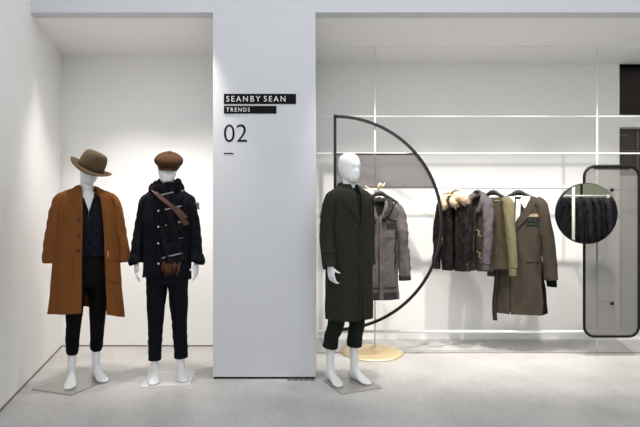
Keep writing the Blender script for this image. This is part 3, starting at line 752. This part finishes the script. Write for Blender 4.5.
for i in range(13):
    z = zt + (zb - zt) * i / 12; xe = math.sqrt(ra * ra - (z - ca.z) ** 2) - .012
    rows.append([Vector((.012 + (xe - .012) * j / 20, 0, z)) for j in range(21)])
mb = MB(); mb.grid(rows); mb.build('perforated_band', M['mesh'], hd, smooth=False, solid=.002)
mb = MB(); xe = math.sqrt(ra * ra - (zt - ca.z) ** 2) - .01; mb.box(.012, -.008, zt - .004, xe, .008, zt + .006); mb.build('band_edge', M['steel'], hd, smooth=False)
for z in (zt, zb, H(331.5, YA)):
    xx = .03 if z != H(331.5, YA) else .03
    cyl('clip', (xx, .006, z), (xx, YP - YA - .006, z), .005, M['steel'], hd)

# rounded mesh screen on the right post
YS = 4.80
us = YS / F
sr = empty('mesh_screen', (X(611.5, YS), YS, 0), 0, 'tall rounded black-framed mesh screen at the right, behind round mirror', 'screen')
hw_, zt, zb = 27.3 * us, H(166.5, YS), H(336.5, YS); rc = .10
pts = []
for cx_, cz_, a0 in ((hw_ - rc, zt - rc, 0), (-hw_ + rc, zt - rc, 90), (-hw_ + rc, zb + rc, 180), (hw_ - rc, zb + rc, 270)):
    for i in range(9):
        a = R(a0 + i * 11.25); pts.append((cx_ + rc * math.cos(a), 0, cz_ + rc * math.sin(a)))
mb = MB(); mb.tube(pts, .013, 10, closed=True); mb.build('frame', M['steel'], sr)
mb = MB(); mb.add(pts, [tuple(range(len(pts)))]); mb.build('mesh_panel', M['screenmesh'], sr, smooth=False, solid=.002)
for i in range(17):
    x = -hw_ + rc + (2 * hw_ - 2 * rc) * i / 16
    mb = MB(); mb.tube([(x, -.008, zt + .016), (x, -.016, zt), (x, -.006, zt - .024), (x, .006, zt - .026)], .0065, 8); mb.build('lacing', M['steel'], sr)
dxp = X(597, YP) - X(611.5, YS)
for py_ in (190, 303):
    px0 = X(611, YS) - X(611.5, YS); z = H(py_, YS)
    mb = MB(); c_ = Vector((px0, -.02, z)); mb.grid([[c_ + Vector((math.cos(t) * .018 * math.cos(p), .018 * math.sin(p), math.sin(t) * .018 * math.cos(p))) for t in [2 * PI * j / 12 for j in range(12)]] for p in [-PI / 2 + .01 + (PI - .02) * i / 8 for i in range(9)]], True, True, True)
    mb.build('knob', M['steel'], sr)
    mb = MB(); mb.tube([(px0, -.01, z), (dxp, YP - YS - .009, z + .01)], .005, 8); mb.build('peg', M['chrome'], sr)
cyl('side_rod', (0.0, .03, H(190, YS)), (.34, .03, H(190, YS)), .006, M['whitemetal'], sr)

# round mirror
YM = 4.66; cm = P(586.8, 213.5, YM); rm = 30.5 * YM / F
mr = empty('round_mirror', (cm.x, cm.y, cm.z), 0, 'round mirror reflecting dark clothes, in front of the mesh screen', 'mirror')
def ydisc(mb, prof, n=64):
    rows = [[Vector((r * math.cos(2 * PI * k / n), y, r * math.sin(2 * PI * k / n))) for k in range(n)] for r, y in prof]; mb.grid(rows, True, True, True)
mb = MB(); ydisc(mb, [(rm - .012, -.004), (rm - .004, -.012), (rm, -.008), (rm, .030), (rm - .01, .034)]); mb.build('rim', M['steel'], mr)
mb = MB(); ydisc(mb, [(rm - .006, -.0135), (rm - .006, -.0125)]); mb.build('mirror_glass', M['mirror'], mr, smooth=False)
bx = X(573, YP) - cm.x; bz = hr - cm.z
mb = MB(); mb.tube([(bx, YP - YM - .012, bz), (bx, .05, bz - .01), (bx * .8, .03, bz - .02)], .008, 10); mb.build('bracket', M['steel'], mr)

# ------------------------------------------------------------------ hangers and hanging clothes
def make_hanger(x, Y, top, rz, label, zr=None, half=.2, r_hook=.012, group='black coat hangers'):
    """top: z of the rail's upper side"""
    h = empty('clothes_hanger', (x, Y, top), rz, label, 'hanger', group)
    mb = MB(); ks = resample([(-half, -.075), (-half * .75, -.045), (-half * .35, -.005), (-.03, .018), (0, .022), (.03, .018), (half * .35, -.005), (half * .75, -.045), (half, -.075)], 33)
    zz = -.085
    rows = []
    for i, (x_, z_) in enumerate(ks):
        e = abs(x_) / half; tk = .011 + .011 * e ** 3; hh = .027 - .012 * e
        rows.append([Vector((x_, tk * math.cos(t), zz + z_ + hh * math.sin(t))) for t in [2 * PI * j / 10 for j in range(10)]])
    mb.grid(rows, True, True, True); mb.build('shoulder_bar', M['hanger'], h)
    mb = MB(); q = [(0, 0, zz + .02), (0, 0, -.045), (0, 0, -.030)]
    rr = r_hook + .008
    q += [(rr * math.sin(R(a)), 0, -.004 + -rr * math.cos(R(a)) + .0) for a in range(20, 260, 20)]
    mb.tube(q, .0026, 8); mb.build('hook', M['chrome'], h)
    return h

def hung(name, label, cat, x, Y, top, rz, group='clothes on the white rail'):
    return empty(name, (x, Y, top - (.014 if group and name != 'parka' else 0)), rz, label, cat, group)

YG = YP; top = hr + .012
def garment_keys(w_top, w_hem, L, d=.055, neck=.065, z0=-.075, dh=None):
    """sections relative to the rail top"""
    dh = dh or d * 1.15
    return [(z0, 0, 0, neck, d * .55), (z0 - .018, 0, 0, neck * 1.5, d * .7), (z0 - .045, 0, 0, w_top * .8, d * .85), (z0 - .085, 0, 0, w_top, d), (z0 - .20, 0, 0, w_top * 1.03, d * 1.1),
            (z0 - L * .5, 0, 0, (w_top + w_hem) / 2, (d + dh) / 2), (z0 - L * .8, 0, 0, w_hem, dh), (z0 - L, 0, 0, w_hem, dh)]

# 1 fur collared jacket
rz = R(-42); x_ = X(456, YG)
make_hanger(x_, YG, top, rz, 'leftmost black hanger on the rail, holding the fur-collared jacket', half=.16)
g = hung('fur_collar_jacket', 'brown-black satin jacket with pale peach fur collar, leftmost on rail', 'jacket', x_, YG, top, rz)
s = Shell(garment_keys(.128, .148, .76, .046), 50, 64, opening=lambda z: (-.012 - max(0, z + .35) * .12, .012 + max(0, z + .35) * .12), wr=.012, fold=.006, folds=8, seed=41)
mb = MB(); s.mesh(mb)
sleeve(mb, [(-.13, 0, -.13, .045, .045), (-.165, 0, -.18, .050, .048), (-.192, 0, -.35, .048, .046), (-.208, 0, -.55, .044, .042), (-.212, -.005, -.76, .038, .036)], seed=51, wr=.012, crease=.006)
sleeve(mb, [(.09, 0, -.13, .042, .045), (.120, -.01, -.18, .046, .048), (.130, -.02, -.35, .044, .046), (.135, -.025, -.55, .042, .042), (.130, -.03, -.76, .038, .036)], seed=52, wr=.012, crease=.006)
body_ = mb.build('jacket_body', M['brownblack'], g, solid=.004)
for sx in (-1, 1):
    mb = MB(); xx = -.212 if sx < 0 else .130; yy = -.005 if sx < 0 else -.03
    sleeve(mb, [(xx, yy, -.755, .038, .036), (xx, yy, -.79, .037, .035), (xx, yy, -.83, .036, .034)], 20, 10, .003, 3, .002); mb.build('ribbed_cuff', M['hanger'], g, solid=.003)
s.patch([(-.30, .004, .018), (-.82, .004, .018)], .004, 20, 2, .003).build('zip', M['chrome'], g) if False else None
s.patch([(-.28, -.13, -.05), (-.42, -.13, -.05)], .004, 8, 6, .004).build('chest_pocket', M['brownblack'], g)
s.patch([(-.60, -.15, -.05), (-.74, -.15, -.05)], .004, 8, 6, .004).build('pocket', M['brownblack'], g)
# fur: shaggy tufts on a collar roll
def fur_roll(mb, pts, r, seed, count):
    rg = random.Random(seed); base = resample([tuple(p) for p in pts], 24)
    mb.tube([Vector(p) for p in base], [r * (.5 + .5 * math.sin(PI * (i + 1) / 25) ** .5) for i in range(24)], 12)
    for _ in range(count):
        p = Vector(base[rg.randrange(24)]); d = Vector((rg.gauss(0, 1), rg.gauss(0, 1), rg.gauss(0, 1))).normalized()
        q = p + d * r * .8; e = p + d * (r + rg.uniform(.008, .022)) + Vector((0, 0, -.006))
        sd = d.cross(Vector((.3, .5, .8))).normalized() * .0035; od = d.cross(sd).normalized() * .0035
        o_ = len(mb.v); mb.add([q + sd, q - sd * .5 + od, q - sd * .5 - od, e], [(0, 1, 3), (1, 2, 3), (2, 0, 3)])
mb = MB()
fur_roll(mb, [(-.02, .03, -.075), (-.09, .0, -.078), (-.115, -.04, -.10), (-.11, -.065, -.15), (-.09, -.07, -.19)], .036, 1, 700)
fur_roll(mb, [(-.02, .03, -.075), (.02, -.01, -.080), (.055, -.06, -.10), (.10, -.070, -.105), (.13, -.060, -.14)], .044, 2, 900)
fur_roll(mb, [(.02, -.05, -.10), (.01, -.085, -.14), (.035, -.075, -.17)], .036, 3, 400)
mb.build('fur_collar', M['fur'], g)
s.patch([(-.205, -.03, -.005), (-.23, -.03, -.005)], .006, 3, 6, .002).build('neck_label', M['shirt'], g) if False else None

# 2 brown and grey bomber
rz = R(-42); x_ = X(477.5, YG)
make_hanger(x_, YG, top, rz, 'black hanger second from left, holding the embroidered bomber jacket', half=.16)
g = hung('bomber_jacket', 'dark umber bomber jacket with grey sleeve and tan embroidered pocket', 'jacket', x_, YG, top, rz)
s = Shell(garment_keys(.130, .155, .76, .044), 50, 64, opening=lambda z: (-.01 - max(0, z + .30) * .15, .01 + max(0, z + .30) * .15), wr=.012, fold=.006, folds=9, seed=43)
mb = MB(); s.mesh(mb)
sleeve(mb, [(-.10, -.01, -.13, .042, .045), (-.14, -.02, -.18, .048, .048), (-.155, -.04, -.35, .048, .046), (-.15, -.05, -.55, .045, .044), (-.135, -.055, -.74, .040, .038)], seed=53, wr=.014, crease=.007)
mb.build('jacket_body', M['bomber'], g, solid=.004)
mb = MB(); sleeve(mb, [(.085, -.015, -.12, .040, .045), (.115, -.03, -.17, .050, .05), (.125, -.045, -.35, .047, .046), (.125, -.05, -.55, .044, .042), (.110, -.055, -.76, .040, .038)], seed=54, wr=.010, crease=.005)
mb.build('grey_sleeve', M['greyslv'], g, solid=.004)['label'] = 'warm grey nylon sleeve'
mb = MB(); sleeve(mb, [(-.14, -.055, -.735, .040, .036), (-.138, -.055, -.78, .038, .035), (-.136, -.055, -.83, .037, .034)], 20, 10, .003, 3, .002); mb.build('ribbed_cuff', M['hanger'], g, solid=.003)
mb = MB(); sleeve(mb, [(.110, -.055, -.755, .038, .036), (.109, -.055, -.79, .037, .035), (.107, -.055, -.82, .034, .033)], 20, 10, .003, 3, .002); mb.build('ribbed_cuff', M['greyslv'], g, solid=.003)
# hood folded at the neck
mb = MB(); pts = [(-.075, -.03, -.17), (-.07, -.045, -.12), (-.05, 0, -.085), (0, .025, -.07), (.06, .0, -.08), (.08, -.05, -.12), (.07, -.06, -.18), (.03, -.062, -.25)]
mb.tube([Vector(p) for p in resample(pts, 30)], [(.022 + .010 * math.sin(PI * i / 29), .034) for i in range(30)], 12); mb.build('hood', M['greyslv'], g)
q = [(-.13, -.06), (-.06, -.06)]
po = s.patch([(-.27, -.145, -.05), (-.38, -.145, -.05)], .006, 8, 6, .005).build('chest_pocket', M['bomber'], g)
for k_ in range(3):
    s.strip([(-.142, -.285 - k_ * .035), (-.12, -.270 - k_ * .035), (-.10, -.295 - k_ * .035), (-.08, -.27 - k_ * .035), (-.055, -.29 - k_ * .035)], .006, .013, .002, 18).build('embroidery', M['stitch'], po)
for xx, zz, n_ in ((.01, -.42, 1), (-.10, -.55, 2), (.02, -.64, 3)):
    s.strip([(xx, zz), (xx + .03, zz - .02), (xx + .02, zz - .05), (xx + .05, zz - .07)], .012, .006, .002, 14).build('embroidery', M['stitch'], g)

# 3 olive sweatshirt
rz = R(-36); x_ = X(493, YG)
make_hanger(x_, YG, top, rz, 'black hanger third from left, in the neck of the olive sweater', half=.18)
g = hung('sweater', 'olive crew-neck sweater with paler sleeve, hanging beside the long coat', 'sweater', x_, YG, top, rz)
ks = garment_keys(.18, .19, .72, .042, .085, z0=-.100); s = Shell(ks, 50, 64, wr=.010, fold=.006, folds=8, seed=45)
mb = MB(); s.mesh(mb)
sleeve(mb, [(-.13, 0, -.15, .045, .04), (-.185, 0, -.20, .05, .042), (-.205, 0, -.40, .046, .04), (-.21, 0, -.6, .042, .036), (-.205, 0, -.78, .036, .032)], seed=55, wr=.008)
mb.build('sweater_body', M['olive'], g, solid=.005)
mb = MB(); sleeve(mb, [(.11, -.01, -.125, .040, .045), (.155, -.03, -.175, .050, .048), (.175, -.045, -.35, .045, .044), (.195, -.05, -.55, .042, .04), (.205, -.05, -.80, .038, .035)], seed=56, wr=.007, crease=.004)
mb.build('sleeve', M['olivelt'], g, solid=.004)['label'] = 'lighter olive sleeve'
mb = MB(); sleeve(mb, [(.205, -.05, -.80, .036, .034), (.205, -.05, -.84, .035, .033), (.205, -.05, -.87, .034, .032)], 20, 8, .002, 3, .002); mb.build('cuff', M['olivelt'], g, solid=.003)
mb = MB(); pts = [(.092 * math.sin(a), -.040 * math.cos(a), -.110 - .028 * (.5 + .5 * math.cos(a))) for a in [2 * PI * j / 32 for j in range(32)]]; mb.tube(pts, (.008) , 10, closed=True); mb.build('neckband', M['olivelt'], g)
s.patch([(-.74, -.17, .17), (-.81, -.17, .17)], .003, 6, 16, .004).build('hem_band', M['olive'], g)

# 4 long coat layered over white shirt and green knit
rz = R(-22); x_ = X(518.5, YG)
make_hanger(x_, YG, top, rz, 'rightmost black hanger on rail, holding the long olive-brown coat', half=.2)
g = hung('long_coat', 'long olive-brown coat over white-collared shirt, rightmost on the rail', 'coat', x_, YG, top, rz)
opc = lambda z: lerp_key([(-1.3, -.075, -.07), (-.50, -.09, -.085), (-.36, -.11, -.035), (-.20, -.115, .060), (-.12, -.11, .095), (-.06, -.10, .095)], z)
s = Shell([(-.075, 0, 0, .085, .040), (-.092, 0, 0, .13, .050), (-.118, 0, 0, .185, .058), (-.17, 0, 0, .212, .066), (-.35, 0, 0, .215, .072), (-.65, 0, 0, .215, .076), (-.95, 0, 0, .225, .080), (-1.15, 0, 0, .235, .084), (-1.265, 0, 0, .235, .086)],
          70, 90, opening=opc, wr=.010, fold=.008, folds=6, seed=47)
mb = MB(); s.mesh(mb)
sleeve(mb, [(.15, 0, -.14, .055, .052), (.205, -.01, -.20, .064, .056), (.245, -.015, -.40, .062, .054), (.270, -.02, -.60, .060, .052), (.290, -.02, -.80, .060, .05), (.298, -.02, -.915, .060, .05)], seed=57, wr=.008, crease=.004)
sleeve(mb, [(-.15, 0, -.14, .055, .052), (-.205, 0, -.20, .060, .054), (-.225, 0, -.40, .056, .05), (-.235, 0, -.60, .053, .048), (-.24, 0, -.90, .053, .048)], seed=58, wr=.008, crease=.004)
cb = mb.build('coat_body', M['taupe'], g, solid=.005)
s.patch([(-.13, .092, .150), (-.20, .062, .135), (-.30, .0, .08), (-.46, -.080, -.05)], .010, 16, 7, .009).build('lapel', M['taupe'], cb)
s.patch([(-.14, -.155, -.100), (-.22, -.16, -.115), (-.42, -.12, -.095)], .006, 12, 6, .006).build('lapel', M['taupe'], cb)
pk = s.patch([(-.265, .075, .165), (-.295, .078, .165)], .010, 4, 8, .006).build('pocket_flap', M['beige'], cb); pk['label'] = 'beige chest pocket flap'
s.patch([(-.295, .075, .165), (-.345, .078, .168)], .006, 4, 8, .006).build('pocket', M['hanger'], cb)['label'] = 'black chest pocket'
s.patch([(-.352, .065, .165), (-.375, .068, .165)], .006, 4, 8, .006).build('pocket_flap', M['bottle'], cb)
button(cb, s.on(-.035, -.52, .008), .012, M['hanger'])
s.patch([(-.72, .07, .19), (-.74, .07, .19)], .006, 2, 8, .004).build('pocket_welt', M['taupe'], cb)
inn = Shell([(-.075, 0, 0, .06, .030), (-.10, 0, 0, .12, .040), (-.16, 0, 0, .18, .050), (-.4, 0, 0, .185, .056), (-.75, 0, 0, .185, .058)], 30, 50, wr=.004, seed=48)
inn.mesh(MB()).build('knit_layer', M['bottle'], g, solid=.003)['label'] = 'bottle green knit under the coat'
inn.patch([(-.12, -.020, .020), (-.36, -.028, .010)], .008, 12, 4, .004).build('shirt_placket', M['shirt'], g)
inn.patch([(-.15, -.012, .04), (-.30, -.014, .02)], .006, 8, 4, .003).build('dark_tie', M['hanger'], g) if False else None
for pts_ in (((-.09, -.095, -.03), (-.13, -.085, -.030), (-.20, -.05, -.040)), ((-.09, .028, .09), (-.13, .010, .090), (-.175, .030, .075), (-.215, .052, .060))):
    sh = inn.patch([(p[0], min(p[1:]), max(p[1:])) for p in pts_], .018, 10, 5, .005); sh.build('shirt_collar', M['shirt'], g)
mb = MB(); mb.tube([(.060 * math.sin(a), -.036 * math.cos(a) - .002, -.088) for a in [2 * PI * j / 24 for j in range(24)]], (.006), 8, closed=True); mb.build('shirt_collar', M['shirt'], g)
inn.patch([(-.155, .022, .06), (-.27, .012, .04)], .006, 8, 4, .003).build('knit_opening', M['hanger'], g)
# black under-layer
un = Shell([(-.60, 0, .01, .18, .05), (-1.0, .03, .012, .215, .066), (-1.25, .05, .014, .215, .066)], 20, 50, wr=.01, seed=49)
un.mesh(MB()).build('under_layer', M['black'], g, solid=.003)
mb = MB(); sleeve(mb, [(.290, 0, -.88, .050, .045), (.305, .01, -.95, .045, .042), (.305, .01, -.985, .040, .04)], 20, 10, .004, 3, .003); mb.build('under_sleeve', M['black'], g, solid=.003)
# black belt end hanging
mb = MB(); rows = [[Vector((-.215 + .012 * math.sin(t * 6) + dx_, -.075 - .002 * math.sin(t * 9), -.70 - t * .64)) for dx_ in (-.022, 0, .022)] for t in [i / 20 for i in range(21)]]
mb.grid(rows); mb.build('belt_end', M['hanger'], g, solid=.004)

# 5 grey parka on the gold hook
tz = hz - .006
make_hanger(X(379.5, YJ - .03), YJ - .03, tz + .006, 0, 'black hanger on the gold hook, holding the grey parka', half=.18, r_hook=.008)
g = hung('parka', 'long warm-grey hooded parka hanging behind the dark green coat', 'parka', X(378, YJ - .03), YJ - .03, tz - .024, R(6)); g.scale = (1, 1, .975)
s = Shell([(-.105, 0, 0, .085, .045), (-.125, 0, 0, .13, .055), (-.155, 0, 0, .165, .062), (-.21, 0, 0, .192, .068), (-.38, 0, 0, .19, .072), (-.60, 0, 0, .185, .074), (-.85, 0, 0, .188, .078), (-1.075, 0, 0, .19, .080)],
          70, 90, opening=lambda z: (-.012 - max(0, z + .28) * .3, .012 + max(0, z + .28) * .3), wr=.012, fold=.006, folds=7, seed=61)
mb = MB(); s.mesh(mb)
sleeve(mb, [(.14, 0, -.17, .05, .05), (.19, 0, -.22, .062, .056), (.225, -.01, -.42, .060, .054), (.245, -.015, -.62, .056, .05), (.258, -.02, -.86, .054, .048)], seed=63, wr=.014, crease=.007)
sleeve(mb, [(-.14, 0, -.17, .05, .05), (-.19, 0, -.22, .062, .056), (-.215, -.01, -.42, .060, .054), (-.235, -.015, -.62, .056, .05), (-.245, -.02, -.86, .054, .048)], seed=64, wr=.014, crease=.007)
pb = mb.build('parka_body', M['parka'], g, solid=.005)
mb = MB(); sleeve(mb, [(.257, -.02, -.84, .058, .051), (.260, -.02, -.89, .058, .051)], 24, 6, .002, 3, .002); mb.build('cuff', M['parkadk'], g, solid=.004)
s.patch([(-.95, -.188, .188), (-.96, -.188, .188)], .003, 2, 20, .004).build('hem_seam', M['parkadk'], pb)
s.patch([(-1.0, -.188, .188), (-1.075, -.188, .188)], .003, 4, 20, .004).build('hem_band', M['parkadk'], pb)
s.patch([(-.25, -.004, .032), (-1.07, -.002, .032)], .004, 40, 3, .004).build('placket', M['parka'], pb)
fl = s.patch([(-.33, .06, .16), (-.365, .062, .16), (-.385, .09, .13)], .008, 6, 8, .005).build('pocket_flap', M['parkadk'], pb)
s.patch([(-.385, .065, .155), (-.47, .065, .155)], .004, 6, 8, .004).build('chest_pocket', M['parka'], pb)
s.strip([(.17, -.25), (.175, -.33), (.155, -.42), (.16, -.50), (.145, -.58), (.16, -.66), (.15, -.78)], .014, .008, .003, 30).build('drawcord', M['parkadk'], pb)
s.strip([(.05, -.22), (.10, -.29), (.17, -.31)], .018, .006, .003, 16).build('shoulder_seam', M['parkadk'], pb)
mb = MB(); pts = [(-.05, -.09, -.32), (-.075, -.075, -.24), (-.10, -.055, -.16), (-.06, .0, -.115), (0, .03, -.105), (.08, .0, -.11), (.115, -.055, -.145), (.09, -.085, -.21), (.03, -.095, -.30)]
mb.tube([Vector(p) for p in resample(pts, 40)], [(.018 + .012 * math.sin(PI * i / 39) + .004 * math.sin(i * 1.3), .034 + .006 * math.sin(i * 1.9)) for i in range(40)], 12); mb.build('hood', M['parkadk'], g)

# ------------------------------------------------------------------ rack across the shop, seen in the round mirror
zv = 8.0; YK = 2 * YM - zv
rk = empty('clothes_rack', (X(571.5, zv), YK, 0), 0, 'white clothes rack of dark jackets, reflected in the round mirror', 'clothes rail')
xk = X(571.5, zv); hk = H(196, zv)
cyl('post', (X(572.5, zv - .38) - xk, .38, 0), (X(572.5, zv - .38) - xk, .38, 1.95), .022, M['whitemetal'], rk)
cyl('post', (X(607, zv) - xk, 0, 0), (X(607, zv) - xk, 0, hk + .02), .016, M['whitemetal'], rk)
cyl('rail', (-.25, 0, hk), (X(612, zv) - xk, 0, hk), .015, M['whitemetal'], rk)
mb = MB(); mb.box(-.3, -.25, 0, .85, .45, .02); mb.build('base', M['whitemetal'], rk, smooth=False, bevel=.004)
cyl('dark_pole', (X(580.6, zv) - xk, -.25, 0.02), (X(580.6, zv) - xk, -.25, 2.6), .014, M['steel'], rk) if False else None
pole_x = X(580.6, zv + .5)
o = cyl('floor_pole', (0, 0, 0), (0, 0, 3.2), .02, M['steel'], None); o.location = (pole_x, YK - .5, 0); tag(o, 'thin dark floor pole reflected at the top of the round mirror', 'pole')
def rc_(n_, c_): return fabric(n_, c_, rough=.28, crumple=1.0, sheen=.3)
cols = [rc_('soft_black_nylon', (34, 33, 38)), rc_('slate_nylon', (52, 50, 60)), rc_('plum_nylon', (48, 42, 49)), rc_('graphite_nylon', (42, 41, 48))]
cols = [cols[0], cols[3], cols[1], cols[2], cols[0], cols[1], cols[3], cols[0]]
names = ['black', 'brown-black', 'navy', 'plum-black', 'brown-black', 'navy', 'black', 'dark brown']
ordn = ['first', 'second', 'third', 'fourth', 'fifth', 'sixth', 'seventh', 'eighth']
for i in range(8):
    px_ = (561, 567, 578, 584, 590, 597, 603, 610)[i]; xx = X(px_, zv)
    th = R(180 + 62 + (i % 3) * 6)
    label = '%s dark jacket from the left in the round mirror reflection' % ordn[i]
    g = empty('dark_jacket', (xx, YK, hk + .015), th, label, 'jacket', 'dark jackets reflected in the mirror')
    s = Shell(garment_keys(.19, .20, .78 + .05 * (i % 2), .034, z0=-.05), 30, 40, wr=.016, fold=.012, folds=7, seed=70 + i)
    mb = MB(); s.mesh(mb)
    for sx in (-1, 1): sleeve(mb, [(.14 * sx, 0, -.10, .04, .034), (.19 * sx, 0, -.15, .048, .036), (.22 * sx, 0, -.40, .045, .034), (.235 * sx, 0, -.72, .04, .03)], 16, 20, .012, i, .006)
    mb.build('jacket_body', cols[i], g, solid=.003)
    h = make_hanger(xx, YK, hk + .015, th, 'black hanger holding the %s dark jacket in the mirror reflection' % ordn[i], half=.15, r_hook=.012, group='hangers reflected in the mirror')
